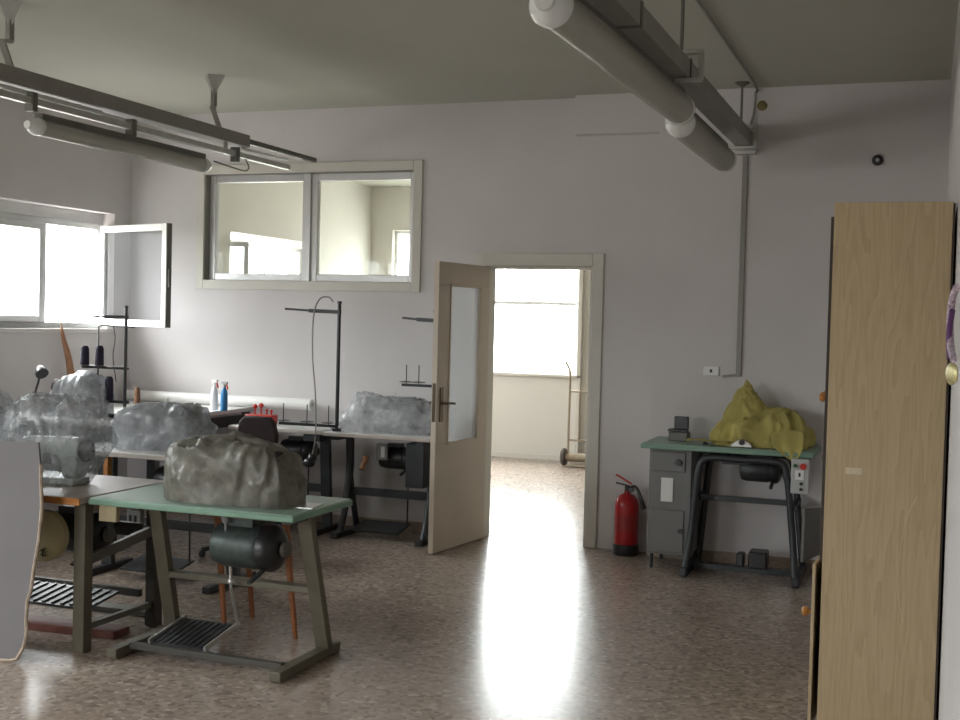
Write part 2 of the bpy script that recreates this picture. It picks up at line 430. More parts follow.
# window 2: internal window in the back wall
w2 = struct(rect_frame(MB(), 'Y', YB-.02, YB+.0, -5.675, -3.655, 1.85, 2.865, .075).build('window_2', M_PAINT, bev=.004))
w2['label'] = 'internal window between the two rooms'
rect_frame(MB(), 'Y', YB, YB+.14, -5.615, -3.705, 1.905, 2.805, .02).build('window_lining', M_GREYP, w2)
for a0, a1 in ((-5.59, -4.665), (-4.645, -3.725)):
    s = rect_frame(MB(), 'Y', YB+.05, YB+.10, a0, a1, 1.925, 2.785, .058).build('sash', M_ALU, w2, bev=.004)
    MB().bx(a0+.05, a1-.05, YB+.073, YB+.077, 1.97, 2.74).build('pane', M_GLASS, s, smooth=False)
MB().bx(-4.67, -4.64, YB+.03, YB+.12, 1.925, 2.785).build('mullion', M_ALU, w2, bev=.004)
# window 3: far room, left wall
w3 = struct(rect_frame(MB(), 'X', -6.78, -6.72, 10.50, 12.2, 1.50, 2.42, .05).build('window_3', M_WHITEFRAME, bev=.004))
MB().bx(-6.78, -6.72, 11.35, 11.40, 1.55, 2.37).build('mullion', M_WHITEFRAME, w3)
s3 = rect_frame(MB(), 'Y', -.022, .022, 0, .26, 0, .84, .05).build('sash', M_ALU, w3, bev=.004)
s3.location = (-6.70, 10.54, 1.54); s3.rotation_euler = (0, 0, R(16))
MB().bx(.045, .215, -.003, .003, .05, .79).build('pane', M_GLASS, s3, smooth=False)
# window 4: far wall, whole band
w4 = struct(rect_frame(MB(), 'Y', 13.84, 13.90, -6.30, -3.86, 1.03, 2.75, .04).build('window_4', M_WHITEFRAME, bev=.004))
MB().bx(-6.26, -3.90, 13.84, 13.90, 1.855, 1.895).bx(-5.10, -5.05, 13.84, 13.90, 1.07, 2.71).build('mullion', M_WHITEFRAME, w4)
MB().bx(-6.27, -3.89, 13.868, 13.872, 1.06, 2.72).build('pane', M_GLASS, w4, smooth=False)
struct(MB().bx(-6.35, -3.80, 13.70, 13.90, .995, 1.03).build('trim_5', M_PAINT, bev=.004))
struct(MB().bx(-3.845, -3.80, 13.70, 13.76, .06, H).build('trim_6', M_PAINT, bev=.004))
# door 1
d1 = struct(MB().bx(-3.205, -3.11, YB-.02, YB, 0, 2.155).bx(-2.288, -2.205, YB-.02, YB, 0, 2.155).bx(-3.11, -2.288, YB-.02, YB, 2.06, 2.155)
            .bx(-3.11, -3.09, YB, YB+.14, 0, 2.06).bx(-2.308, -2.288, YB, YB+.14, 0, 2.06).bx(-3.09, -2.308, YB, YB+.14, 2.04, 2.06)
            .build('door_1', M_PAINT, bev=.004))
LW = .775
leaf = MB()
g0, g1, gz0, gz1 = .15, .60, .77, 1.89
leaf.bx(0, LW, -.02, .02, .01, gz0).bx(0, LW, -.02, .02, gz1, 2.05).bx(0, g0, -.02, .02, gz0, gz1).bx(g1, LW, -.02, .02, gz0, gz1)
leaf = leaf.build('door_leaf', M_DOOR, d1, bev=.002)
leaf.location = (-3.09, YB-.045, 0); leaf.rotation_euler = (0, 0, R(-90-7))
MB().bx(g0-.01, g1+.01, -.004, .004, gz0-.01, gz1+.01).build('glass_panel', M_DOORGLASS, leaf, smooth=False)
gb = MB()
for sy in (-1, 1):
    rect_frame(gb, 'Y', sy*.02-.006, sy*.02+.006, g0-.012, g1+.012, gz0-.012, gz1+.012, .02)
gb.build('glazing_bead', M_DOOR, leaf, bev=.003)
hd = MB()
for sy in (-1, 1):
    hd.bx(LW-.085, LW-.045, sy*.02, sy*.028, .93, 1.17)
    hd.cyl((LW-.065, sy*.025, 1.06), (LW-.065, sy*.07, 1.06), .009)
    hd.tube([(LW-.065, sy*.066, 1.06), (LW-.10, sy*.07, 1.06), (LW-.18, sy*.068, 1.055)], .009, smooth=4)
hd.build('door_handle', M_BRASS, leaf)
MB().bx(LW, LW+.003, -.012, .012, .93, 1.2).build('lock_plate', M_BRASS, leaf)

# ================================================================== LARGE THINGS
# ---- wardrobe on the right
wd = empty('wardrobe', (-.13, 5.35, 0), 'tall pale wooden cabinet seen from its plain side by the right wall', 'wardrobe')
def L_(o, pts): return [tuple(Vector(p)-Vector(o)) for p in pts]
wl = (-.13, 5.35, 0)
x0, x1, y0, y1 = -.345+.13, .083+.13, -.50, .50
MB().bx(x0, x1, y0, y0+.02, 0, 2.135).build('side_panel', M_WARD, wd, bev=.0015)
MB().bx(x0, x1, y1-.02, y1, 0, 2.135).build('side_panel', M_WARD, wd, bev=.0015)
MB().bx(x0+.003, x1, y0+.02, y1-.02, 2.113, 2.133).build('top_panel', M_WARD, wd)
MB().bx(x0+.003, x1, y0+.02, y1-.02, .06, .08).build('bottom_panel', M_WARD, wd)
MB().bx(x0+.003, x1, y0+.02, y1-.02, .715, .735).build('shelf', M_WARD, wd)
MB().bx(x1+.001, x1+.008, y0+.004, y1-.004, 0, 2.13).build('back_panel', M_GAPDARK, wd, smooth=False)  # back coloured dark for the shaded gap at the wall
for nm, z0, z1, ang, hz in (('upper', .735, 2.08, 0, 1.36), ('lower', .07, .72, 0, .50)):
    for k in (0, 1):
        yy0, yy1 = (y0+.005, -.003) if k == 0 else (.003, y1-.005)
        if nm == 'lower' and k == 0:
            d = MB().bx(-.012, 0, -(yy1-yy0), 0, 0, z1-z0).build('door', M_WARD, wd, bev=.0015)
            d.location = (x0-.002, yy1, z0); d.rotation_euler = (0, 0, R(-2.6))
            MB().lathe([(.008, 0), (.008, .02), (.019, .028), (.021, .038), (.012, .048)], (-.018, -.35, hz-z0), (-1, 0, 0)).build('knob', M_KNOB, d)
        else:
            d = MB().bx(x0-.012, x0-.002, yy0, yy1, z0, z1).build('door', M_GAPDARK if False else M_WARD, wd, bev=.0015)
            MB().lathe([(.008, 0), (.008, .02), (.019, .028), (.021, .038), (.012, .048)], (x0-.012, (-.15 if k == 0 else .06), hz), (-1, 0, 0)).build('knob', M_KNOB, d)
MB().bx(x0-.0115, x0-.0005, y0+.001, y0+.0045, .735, 2.08).build('gap_shade_strip', M_GAPDARK, wd, smooth=False)  # dark strip standing in for the shaded gap at the upper door
MB().bx(x0+.075, x0+.135, y0-.0012, y0, 1.085, 1.11).build('tape_strip', M_TAPE, wd, smooth=False)
pts = [(.34, 1.02), (.315, .96), (.295, .88), (.285, .78), (.283, .68), (.29, .6), (.305, .53)]
MB().tube([(x0+a, y0+.0005, b) for a, b in pts], .0022, 6, smooth=5).build('scuff_mark', M_SCUFF, wd)

# ---- fibreboard leaning at the far left
bd_pts = [(-.75, 1.045), (-.30, 1.045), (.055, 1.052), (.07, .95), (.075, .86), (.085, .76), (.08, .66), (.07, .55), (.055, .45), (.045, .36), (.03, .27), (.035, .18), (.02, .10), (-.01, .045), (-.05, .035), (-.12, .03), (-.3, .05), (-.75, .05)]
bd = MB().prism(bd_pts, .012).build('fibreboard_sheet', M_BOARD, smooth=False)
tag(bd, 'large pale grey board with a ragged edge standing at the left edge of the picture', 'board')
bd.location = (-3.885, 4.44, -.025); bd.rotation_euler = (R(-3), 0, R(4))
rg = MB(); random.seed(5)
for a, b in zip(bd_pts[3:15], bd_pts[4:16]):
    rg.tube([(a[0]+.002, -.001, a[1]), ((a[0]+b[0])/2+random.uniform(-.004, .007), -.003, (a[1]+b[1])/2), (b[0]+.002, -.001, b[1])], .0085, 6)
rg.build('torn_edge', M_BOARDE, bd)

# ---- sewing tables ------------------------------------------------
def motor(parent, x, y, z, s=1.0, m=None):
    m = m or M_MOTOR
    mo = MB().lathe([(.05*s, -.15*s), (.085*s, -.14*s), (.095*s, -.10*s), (.095*s, .06*s), (.088*s, .075*s)], (x, y, z), (1, 0, 0)) \
        .bx(x-.08*s, x+.04*s, y-.04*s, y+.04*s, z+.08*s, z+.12*s).build('motor', m, parent)
    MB().lathe([(.088*s, .0), (.10*s, .01*s), (.10*s, .05*s), (.085*s, .07*s), (.05*s, .085*s)], (x+.075*s, y, z), (1, 0, 0)).build('clutch_housing', M_BLACK, mo)
    MB().lathe([(.012*s, 0), (.035*s, .005*s), (.028*s, .014*s), (.035*s, .023*s), (.012*s, .028*s)], (x+.165*s, y, z), (1, 0, 0)).build('pulley', M_DARKG, mo)
    MB().bar((x+.10*s, y-.02, z-.08*s), (x+.10*s, y-.16*s, z-.12*s), .02, .012).build('clutch_lever', M_DKMETAL, mo)
    return mo

# fg table, green top
T1 = empty('sewing_table', (-3.13, 4.97, 0), 'green-topped industrial sewing table in front, on a T-foot olive frame', 'sewing table')
tz = .76
MB().bx(-.55, .54, -.30, .28, tz-.028, tz).build('tabletop', M_GREEN, T1, bev=.006)
MB().bx(-.555, .545, -.305, .285, tz-.034, tz-.006).build('edging', M_GREENE, T1, bev=.006)
for sx in (-.415, .465):
    MB().bx(sx-.028, sx+.028, -.30, .29, .008, .052).bx(sx-.03, sx+.03, -.29, -.22, 0, .01).bx(sx-.03, sx+.03, .22, .28, 0, .01).build('foot_bar', M_OLIVE, T1, bev=.004)
    lx = sx+(.06 if sx < 0 else 0); a = (lx, -.05, tz-.035); b = (lx if sx > 0 else lx-.04, .17, .05)
    lg = MB().bar(a, b, .045, .07, up=(1, 0, 0)).build('leg', M_OLIVE, T1, bev=.003)
    sx = lx; MB().bx(sx-.025, sx+.025, -.22, .16, tz-.06, tz-.034).build('top_bracket', M_OLIVED, T1, bev=.003)
MB().bar((-.36, .085, .345), (.44, .085, .345), .065, .03).build('cross_rail', M_OLIVE, T1, bev=.003)
MB().bx(-.39, .44, -.20, -.165, .03, .06).build('stretcher', M_OLIVED, T1, bev=.003)
motor(T1, .15, -.02, .545, 1.12)
MB().bx(-.10, .35, -.10, .06, tz-.075, tz-.034).build('motor_bracket', M_CHAIRW, T1, bev=.003)
rot = Matrix.Rotation(R(10), 4, 'X')
tp = MB().box((-.14, -.02, .085), (.30, .30, .012), rot=rot)
for k in range(8): tp.box((-.26+k*.034, -.02, .093), (.010, .27, .006), rot=rot)
tp.build('treadle', M_DKMETAL, T1)
for xx in (-.295, .015): MB().box((xx, -.02, .098), (.012, .31, .02), rot=rot).build('treadle_rail', M_SILVER, T1)
MB().cyl((.02, .11, .12), (.045, .0, .33), .008).cyl((.045, 0, .33), (.05, -.02, .46), .008).sph((.045, 0, .36), .018).build('pitman_rod', M_SILVER, T1)
MB().bx(-.52, -.42, -.27, -.24, tz-.115, tz-.035).build('drawer', M_CREAM, T1, bev=.004)
MB().cyl((.06, -.1, tz-.035), (.07, -.1, tz-.10), .03, .012).cyl((.07, -.1, tz-.10), (.072, -.1, tz-.14), .006).build('oil_funnel', M_FILMW, T1)
MB().box((.47, -.02, tz+.0015), (.09, .15, .003), rz=.1).build('metal_plate', M_SILVER, T1, smooth=False)

# brown table behind/left of it
T2 = empty('sewing_table', (-4.295, 4.98, 0), 'brown-topped sewing table with orange front edge, square steel legs, behind the ragged board', 'sewing table')
MB().bx(-.60, .60, -.36, .36, tz-.03, tz).build('tabletop', M_BROWNT, T2, bev=.004)
MB().bx(-.60, .603, -.372, -.361, tz-.034, tz-.001).build('edging', M_ORANGE, T2, bev=.002)
for sx in (-.50, .54):
    for sy in (-.255, .315):
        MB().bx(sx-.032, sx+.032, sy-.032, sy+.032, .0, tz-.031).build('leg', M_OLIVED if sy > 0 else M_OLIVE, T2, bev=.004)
    MB().bx(sx-.015, sx+.015, -.22, .28, .10, .13).build('side_rail', M_DARKG, T2, bev=.003)
    MB().bar((sx, -.22, .44), (sx, .28, .50), .03, .05).build('side_rail', M_DARKG, T2, bev=.003)
MB().bx(-.47, .46, .30, .33, .14, .18).build('stretcher', M_OLIVED, T2, bev=.003)
MB().bx(-.47, .46, .30, .33, .46, .53).build('stretcher', M_OLIVED, T2, bev=.003)
motor(T2, .22, .10, .50, 1.1, M_BLACK)
yd = MB().lathe([(.02, 0), (.115, .004), (.125, .014), (.125, .05), (.11, .06), (.02, .062)], (.26, -.16, .53), (.05, -1, 0), 36).build('belt_guard', M_YDISC, T2)
MB().bar((.255, -.225, .455), (.29, -.225, .475), .006, .004).bar((.275, -.225, .468), (.275, -.225, .43), .006, .004).bar((.26, -.225, .44), (.295, -.225, .435), .006, .004).build('black_mark', M_BLACK, yd)
rot = Matrix.Rotation(R(8), 4, 'X')
tp = MB().box((.15, .05, .17), (.55, .26, .012), rot=rot)
for k in range(9): tp.box((-.08+k*.057, .05, .18), (.014, .24, .008), rot=rot)
tp.build('treadle', M_DKMETAL, T2)

def white_table(loc, label, W, D, z, legm=None, curved=False, lbl=None):
    t = empty('sewing_table', loc, label, 'sewing table')
    MB().bx(-W/2, W/2, -D/2, D/2, z-.026, z).build('tabletop', M_WLAM, t, bev=.004)
    MB().bx(-W/2-.003, W/2+.003, -D/2-.003, D/2+.003, z-.032, z-.004).build('edging', M_WEDGE, t, bev=.004)
    for sx in (-1, 1):
        X = sx*(W/2-.09)
        MB().bx(X-.025, X+.025, -D/2+.02, D/2-.02, z-.06, z-.032).build('top_bracket', M_DKMETAL, t)
        lm = MB()
        if curved:
            lm.tube([(X, .02, z-.05), (X, .03, z-.25), (X, .01, z-.40), (X, -.05, .18), (X, -.12, .03)], lambda u: .034-.008*u, 8, smooth=6)
            lm.tube([(X, .02, z-.30), (X, .08, .3), (X, .17, .03)], .024, 8, smooth=6)
        else:
            lm.bar((X, -.02, z-.04), (X, .04, .04), .04, .075, up=(1, 0, 0))
        lm.build('leg', M_DKMETAL, t)
        MB().bx(X-.028, X+.028, -D/2+.03, D/2-.03, 0, .04).build('foot_bar', M_DKMETAL, t, bev=.004)
    MB().bx(-W/2+.1, W/2-.1, .02, .05, .30, .36).build('cross_rail', M_DKMETAL, t)
    rot = Matrix.Rotation(R(10), 4, 'X')
    MB().box((-.05, -.02, .08), (.38, .24, .014), rot=rot).build('treadle', M_DKMETAL, t)
    MB().cyl((.13, .06, .10), (.15, .02, z-.25), .006).build('pitman_rod', M_DKMETAL, t)
    motor(t, .06, .02, z-.19, .9, M_BLACK)
    return t
T3 = white_table((-4.36, 6.27, 0), 'white-topped sewing table just behind the green one, with beige edging', 1.1, .58, .80)
MB().bx(-.12, -.02, -.24, -.20, .35, .45).build('switch_box', M_CABG, T3, bev=.004)
MB().bx(-.10, -.085, -.245, -.238, .38, .42).bx(-.065, -.05, -.245, -.238, .38, .42).build('push_button', M_BLACK, T3)
MB().bx(-.27, -.24, -.27, -.23, .62, .765).build('wooden_block', M_ORANGE, T3)
T4 = white_table((-3.72, 8.16, 0), 'white-topped sewing table against the back wall, beside the open door', .86, .50, .795, curved=True)
MB().bx(-.04, .05, -.15, -.13, .60, .72).build('switch_box', M_DARKG, T4, bev=.004)
MB().bx(-.0, .03, -.155, -.15, .62, .70).build('switch_plate', M_CTRL, T4)
MB().cyl((-.16, -.14, .52), (-.15, -.10, .60), .02).sph((-.14, -.12, .60), .026).build('knee_lifter', M_STICK, T4)
MB().bx(.22, .36, -.2, .1, .42, .74).build('drawer', M_DKMETAL, T4, bev=.004)
T5 = white_table((-4.56, 8.16, 0), 'white-topped sewing table at the back wall, behind the tall thread stand', .80, .50, .80)
MB().bx(.24, .38, -.24, .0, .715, .765).build('drawer', M_DKMETAL, T5, bev=.004)

# corner cutting table, higher
T6 = empty('cutting_table', (-5.52, 7.78, 0), 'high white work table in the corner under the window', 'table')
MB().bx(-.76, .46, -1.12, .70, .87, .90).build('tabletop', M_WLAM, T6, bev=.004)
for sx in (-.50, .40):
    for sy in (-1.05, .64):
        MB().bx(sx-.025, sx+.025, sy-.025, sy+.025, 0, .87).build('leg', M_DKMETAL, T6)
MB().bx(-.5, .4, -1.07, -1.03, .76, .84).bx(.38, .42, -1.05, .64, .76, .84).build('apron', M_DKMETAL, T6)

# ---- right hand machine table with cabinet
T7 = empty('machine_table', (-1.22, 8.05, 0), 'green-topped machine table on a black tubular frame by the back right wall', 'machine table')
tz7 = .86
def l7(x): return x+1.22
def ly(y): return y-8.05
MB().bx(l7(-1.745), l7(-.64), ly(7.86), ly(8.40), tz7-.03, tz7).build('tabletop', M_GREEN, T7, bev=.005)
MB().bx(l7(-1.75), l7(-.635), ly(7.855), ly(8.404), tz7-.037, tz7-.007).build('edging', M_GREENE, T7, bev=.005)
# front frame: bent tube with rounded shoulders
for sy, yy in ((0, 7.885), (1, 8.33)):
    zt = tz7-.075
    pts = [(-1.43, yy-.08*(1-sy)+.0, .0), (-1.405, yy, .25), (-1.375, yy, .62), (-1.365, yy, zt-.09), (-1.345, yy, zt-.03), (-1.29, yy, zt), (-1.1, yy, zt), (-.87, yy, zt), (-.815, yy, zt-.03), (-.80, yy, zt-.09), (-.785, yy, .62), (-.745, yy, .25), (-.715, yy-.08*(1-sy), 0)]
    MB().tube([(l7(a), ly(b), c) for a, b, c in pts], .023, 10, smooth=4).build('tube_frame', M_DKMETAL, T7)
MB().bar((l7(-1.40), ly(8.13), .49), (l7(-.76), ly(8.13), .49), .03, .035).build('cross_rail', M_DKMETAL, T7)
for xx in (-1.40, -.755):
    MB().bar((l7(xx), ly(7.89), .49), (l7(xx), ly(8.33), .49), .025, .03).build('side_rail', M_DKMETAL, T7)
for xx in (-1.43, -.715):
    MB().bar((l7(xx), ly(7.78), .035), (l7(xx), ly(8.36), .035), .045, .06).build('foot_bar', M_DKMETAL, T7, bev=.006)
MB().bar((l7(-1.42), ly(8.05), .04), (l7(-.72), ly(8.05), .04), .05, .035).build('stretcher', M_DKMETAL, T7)
MB().bx(l7(-1.12), l7(-1.07), ly(8.0), ly(8.1), .06, .15).bx(l7(-1.04), l7(-.92), ly(7.98), ly(8.14), .06, .17).build('pedal', M_BLACK, T7, bev=.01)
motor(T7, l7(-.98), ly(8.0), .715, .85, M_DKMETAL)
MB().bx(l7(-1.22), l7(-1.04), ly(7.92), ly(8.05), .745, .80).build('transformer_box', M_BLACK, T7, bev=.006)
MB().bx(l7(-1.16), l7(-1.08), ly(7.915), ly(7.92), .775, .785).build('rating_plate', M_SILVER, T7)
cab = MB().bx(l7(-1.715), l7(-1.43), ly(7.99), ly(8.38), .10, tz7-.04).build('cabinet', M_CABG, T7, bev=.004)
MB().bx(l7(-1.70), l7(-1.47), ly(7.978), ly(7.99), .665, .795).build('drawer', M_CABG, cab, bev=.004)
MB().bx(l7(-1.70), l7(-1.47), ly(7.978), ly(7.99), .12, .405).build('cabinet_door', M_CABG, cab, bev=.004)
MB().cyl((l7(-1.515), ly(7.98), .73), (l7(-1.515), ly(7.95), .73), .021).cyl((l7(-1.49), ly(7.98), .27), (l7(-1.49), ly(7.955), .27), .016).build('knob', M_BLACK, cab)
MB().bx(l7(-1.63), l7(-1.55), ly(7.984), ly(7.990), .46, .62).build('paper_label', M_PAPER, cab, smooth=False)
for xx in (-1.69, -1.45):
    for yy in (8.02, 8.35):
        MB().cyl((l7(xx), ly(yy), 0), (l7(xx), ly(yy), .10), .012).build('leg', M_DKMETAL, cab)
cb = MB().bx(l7(-.765), l7(-.655), ly(7.80), ly(7.95), .60, .82).build('control_box', M_CTRL, T7, bev=.005)
for dx, z, r, m, nm in ((-.74, .778, .012, M_GREENL, 'green_button'), (-.69, .775, .020, M_REDP, 'red_button'), (-.70, .665, .010, M_BLACK, 'small_button'), (-.70, .63, .010, M_BLACK, 'small_button')):
    MB().cyl((l7(dx), ly(7.80), z), (l7(dx), ly(7.785), z), r).build(nm, m, cb)
MB().bx(l7(-.738), l7(-.685), ly(7.793), ly(7.80), .69, .75).build('switch_plate', M_WHITE, cb)
MB().bx(l7(-.717), l7(-.705), ly(7.785), ly(7.793), .71, .735).build('switch_lever', M_BLACK, cb)
# dark board slung at the right of the frame
MB().prism([(0, 0), (.42, .0), (.42, .30), (.0, .34)], .018, (l7(-.685), ly(7.86), .16), (.25, .97, 0), (0, 0, 1)).build('side_panel', M_DARKG, T7)
MB().cyl((l7(-.60), ly(8.1), tz7-.05), (l7(-.50), ly(8.1), tz7-.05), .018).build('bobbin_winder', M_CREAM, T7)

# ================================================================== MACHINES AND COVERS
def sewing_machine(loc, label, m, rz=0, sc=1.0, wheel=True):
    t = empty('sewing_machine', loc, label, 'sewing machine', rz)
    t.scale = (sc, sc, sc)
    MB().bx(-.24, .22, -.085, .085, .0, .045).build('bed', m, t, bev=.008)
    prof = [(.10, .045), (.22, .045), (.235, .12), (.235, .27), (.20, .30), (-.16, .29), (-.235, .28), (-.245, .17), (-.235, .13), (-.175, .13), (-.165, .19), (.05, .185), (.09, .15)]
    MB().prism(prof, .105).build('arm', m, t, bev=.02)
    if wheel:
        MB().lathe([(.02, 0), (.07, .0), (.075, .012), (.07, .025), (.03, .03), (.02, .045)], (.24, 0, .22), (1, 0, 0)).build('hand_wheel', M_BLACK, t)
    MB().cyl((-.205, 0, .15), (-.205, 0, .055), .006).bx(-.215, -.195, -.012, .012, .046, .054).build('needle_bar', M_SILVER, t)
    MB().cyl((-.21, -.055, .24), (-.21, -.07, .24), .018).build('tension_disc', M_SILVER, t)
    MB().cyl((.02, .02, .295), (.02, .02, .34), .005).build('spool_pin', M_SILVER, t)
    return t

def drape(name, loc, m, L, D, Ht, label, cat='cover', top=None, prof=None, n=3.2, fold=.05, seed=0, rz=0, NU=150, NV=46, e=.40, ragged=.0, crease=.02):
    bm = bmesh.new(); sd = seed*17.3
    def P(i, j):
        u = 2*PI*i/NU; v = j/NV; a = v*PI/2
        cu, su = math.cos(u), math.sin(u)
        fx = math.copysign(abs(cu)**(2/n), cu)*L/2; fy = math.copysign(abs(su)**(2/n), su)*D/2
        zz = max(math.sin(a), 0)**e; s = max(math.cos(a), 0)**e
        if prof: s *= prof(zz)
        f1 = noise.noise(Vector((cu*2.6+sd, su*2.6, zz*.7)))
        f2 = 1-abs(noise.noise(Vector((cu*5+sd+5, su*5, zz*1.6))))*2
        s2 = s*(1+fold*(1.4*f1+.6*f2)*(.35+.65*(1-zz*.6)))
        x, y = fx*s2, fy*s2
        h = Ht*(top(x/(L/2), y/(D/2)) if top else 1)
        z = zz*h
        q = Vector((x*7+sd, y*7, z*3.2))
        q += Vector((noise.noise(q*.8), noise.noise(q*.8+Vector((9, 3, 1))), noise.noise(q*.8+Vector((2, 7, 5)))))*.9
        rg = noise.ridged_multi_fractal(q, .9, 2.1, 3, 1.0, 1.6)
        cr = (rg-1.0)*crease*1.35 + noise.noise(Vector((x*5, y*5, z*5+sd)))*crease*.8
        k = min(1, zz*3)
        nrm = Vector((fx*s, fy*s, z*1.2)); nrm = nrm.normalized() if nrm.length > 1e-5 else Vector((0, 0, 1))
        c = Vector((x, y, z))+nrm*cr*k
        if j == 0: c.z = 0.003+max(0, noise.noise(Vector((cu*6+sd, su*6, 3))))*ragged
        c.z = max(c.z, .003)
        return c
    rows = [[bm.verts.new(P(i, j)) for i in range(NU)] for j in range(NV)]
    topv = bm.verts.new(P(0, NV))
    for a, b in zip(rows, rows[1:]):
        for i in range(NU): bm.faces.new((a[i], a[(i+1) % NU], b[(i+1) % NU], b[i]))
    for i in range(NU): bm.faces.new((rows[-1][i], rows[-1][(i+1) % NU], topv))
    me = bpy.data.meshes.new(name); bm.to_mesh(me); bm.free(); me.materials.append(m)
    me.polygons.foreach_set('use_smooth', [True]*len(me.polygons))
    o = bpy.data.objects.new(name, me); COL.objects.link(o); o.location = loc; o.rotation_euler = (0, 0, rz)
    return tag(o, label, cat)

def lerp_tab(tab):
    def f(x, y=0):
        if x <= tab[0][0]: return tab[0][1]
        for (a, b), (c, d) in zip(tab, tab[1:]):
            if x <= c: return b+(d-b)*(x-a)/(c-a)
        return tab[-1][1]
    return f
# 1: foggy bag on the green table
sewing_machine((-3.02, 4.90, tz+.0005), 'grey sewing machine hidden under the foggy plastic bag on the green table', M_GREYM, sc=.86)
drape('plastic_cover', (-3.035, 4.90, tz), M_FILMG, .68, .32, .305, 'foggy olive-grey plastic bag over the machine on the front green table',
      top=lerp_tab([(-1, .70), (-.85, .90), (-.55, .97), (-.1, 1.0), (.12, .93), (.3, .97), (.55, .95), (.8, .80), (1, .6)]), seed=3, fold=.06, crease=.022)
# 2: clear bag on the brown table
sewing_machine((-4.15, 4.98, tz+.0005), 'pale sewing machine inside the clear bulging plastic bag on the brown table', M_BEIGEM, sc=.80)
drape('plastic_cover', (-4.155, 4.98, tz), M_FILMC, .54, .34, .45, 'clear bulging plastic bag over the machine behind the ragged board',
      prof=lambda z: .70+.44*min(1, z/.5)-.16*max(0, (z-.5)/.5), top=lerp_tab([(-1, .88), (-.5, .98), (0, 1), (.3, .9), (.6, 1.0), (1, .92)]), seed=8, fold=.05, crease=.02, ragged=.02)
dm = empty('thread_stand', (-4.50, 4.90, tz), 'dark spool holder wrapped in clear plastic, above the board at the far left', 'thread stand')
MB().cyl((0, 0, 0), (0, 0, .30), .012).lathe([(.05, 0), (.05, .01), (.01, .014)], (0, 0, 0)).build('post', M_DKMETAL, dm)
MB().sph((.03, -.03, .36), .06, (1.1, 1, .8)).build('spool', M_CHAIRB, dm)
drape('plastic_wrap', (-4.465, 4.88, tz+.0), M_FILMC, .27, .22, .46, 'clear plastic wrap over the dark spool, left of the bulging bag', seed=12, fold=.07, e=.6, crease=.012)
# 3: milky bag on the white table
sewing_machine((-4.42, 6.30, .8005), 'sewing machine under the whitish plastic bag on the middle white table', M_GREYM, sc=.92)
drape('plastic_cover', (-4.40, 6.28, .80), M_FILMW, .64, .34, .275, 'whitish crumpled plastic bag over the machine on the middle white table',
      top=lerp_tab([(-1, .82), (-.6, .93), (0, 1), (.6, 1.02), (1, .9)]), seed=21, fold=.055, crease=.022)
# 4: milky sheet on the back table
sewing_machine((-3.72, 8.18, .7955), 'sewing machine under the plastic sheet on the back table beside the door', M_GREYM, sc=.9)
drape('plastic_cover', (-3.77, 8.17, .795), M_FILMT, .86, .34, .285, 'clear plastic sheet spread over the machine on the back table beside the door',
      top=lerp_tab([(-1, .15), (-.75, .35), (-.45, 1.02), (-.2, .92), (.4, .9), (.75, .92), (1, .75)]), seed=30, fold=.03, crease=.016)
# 5: yellow cloth on the right table
sewing_machine((-1.04, 8.14, tz7+.0005), 'machine hidden under the yellow cloth on the right hand table', M_BEIGEM, sc=.62)
rd = empty('thread_stand', (-1.125, 8.21, tz7), 'thin upright rod holding up the peak of the yellow cloth', 'thread stand')
MB().lathe([(.05, 0), (.05, .008), (.01, .012)], (0, 0, 0)).build('stand_base', M_DKMETAL, rd)
MB().cyl((0, 0, .01), (0, 0, .385), .006).build('post', M_DKMETAL, rd)
def ytop(x, y):
    body = .46 + .05*math.sin(x*3) - .10*max(0, -x-.45)*2
    px, py = (-.41, .25)
    d = math.hypot((x-px)*(1.15 if x < px else .85), (y-py)*.75)
    return max(body, 1.0-d*1.05) if d < 1 else body
drape('yellow_cloth', (-1.0, 8.15, tz7), M_YEL, .60, .42, .445, 'yellow cloth peaked like a tent over the machine on the right table', cat='cloth', top=ytop, seed=41, fold=.11, crease=.032, e=.55, NU=180, NV=70)
# flat tail of the cloth along the table, and a corner that hangs over the edge
yt = bpy.data.objects
def sheet(name, pts, m, th=.004, parent=None):
    """pts: grid rows of 3D points"""
    bm = bmesh.new(); V = [[bm.verts.new(p) for p in row] for row in pts]
    for a, b in zip(V, V[1:]):
        for i in range(len(a)-1): bm.faces.new((a[i], a[i+1], b[i+1], b[i]))
    me = bpy.data.meshes.new(name); bm.to_mesh(me); bm.free(); me.materials.append(m)
    me.polygons.foreach_set('use_smooth', [True]*len(me.polygons))
    o = bpy.data.objects.new(name, me); COL.objects.link(o)
    s = o.modifiers.new('thick', 'SOLIDIFY'); s.thickness = th; s.offset = 1
    sb = o.modifiers.new('sub', 'SUBSURF'); sb.levels = 2; sb.render_levels = 2
    if parent: o.parent = parent
    return o
yc = [o for o in bpy.data.objects if o.name == 'yellow_cloth'][0]
oy = Vector((-1.0, 8.15, tz7))
def yp(x, y, z): return Vector((x, y, z))-oy
sheet('cloth_tail', [[yp(-1.46+.30*i/6, 7.90+.14*j/3, tz7+.010+.028*abs(math.sin(i*1.3+j*.8))) for i in range(7)] for j in range(4)], M_YEL, parent=yc)
sheet('hanging_corner', [[yp(-.82+(i-2)*.040*[1.4, 1.3, 1.1, .7, .12][j]+.016*j, 7.95-.105*min(1, j/2)+.02*(i % 2), tz7+[.13, .07, .014, -.022, -.062][j]) for i in range(5)] for j in range(5)], M_YEL, parent=yc)
bp = MB().prism([(-.07, 0), (.08, 0), (.06, .03), (.01, .055), (-.03, .04)], .02).build('face_plate', M_SILVER, bev=.004)
tag(bp, 'small silver machine plate with a dark knob poking out below the yellow cloth', 'machine plate'); bp.location = (-1.10, 7.905, tz7+.004)
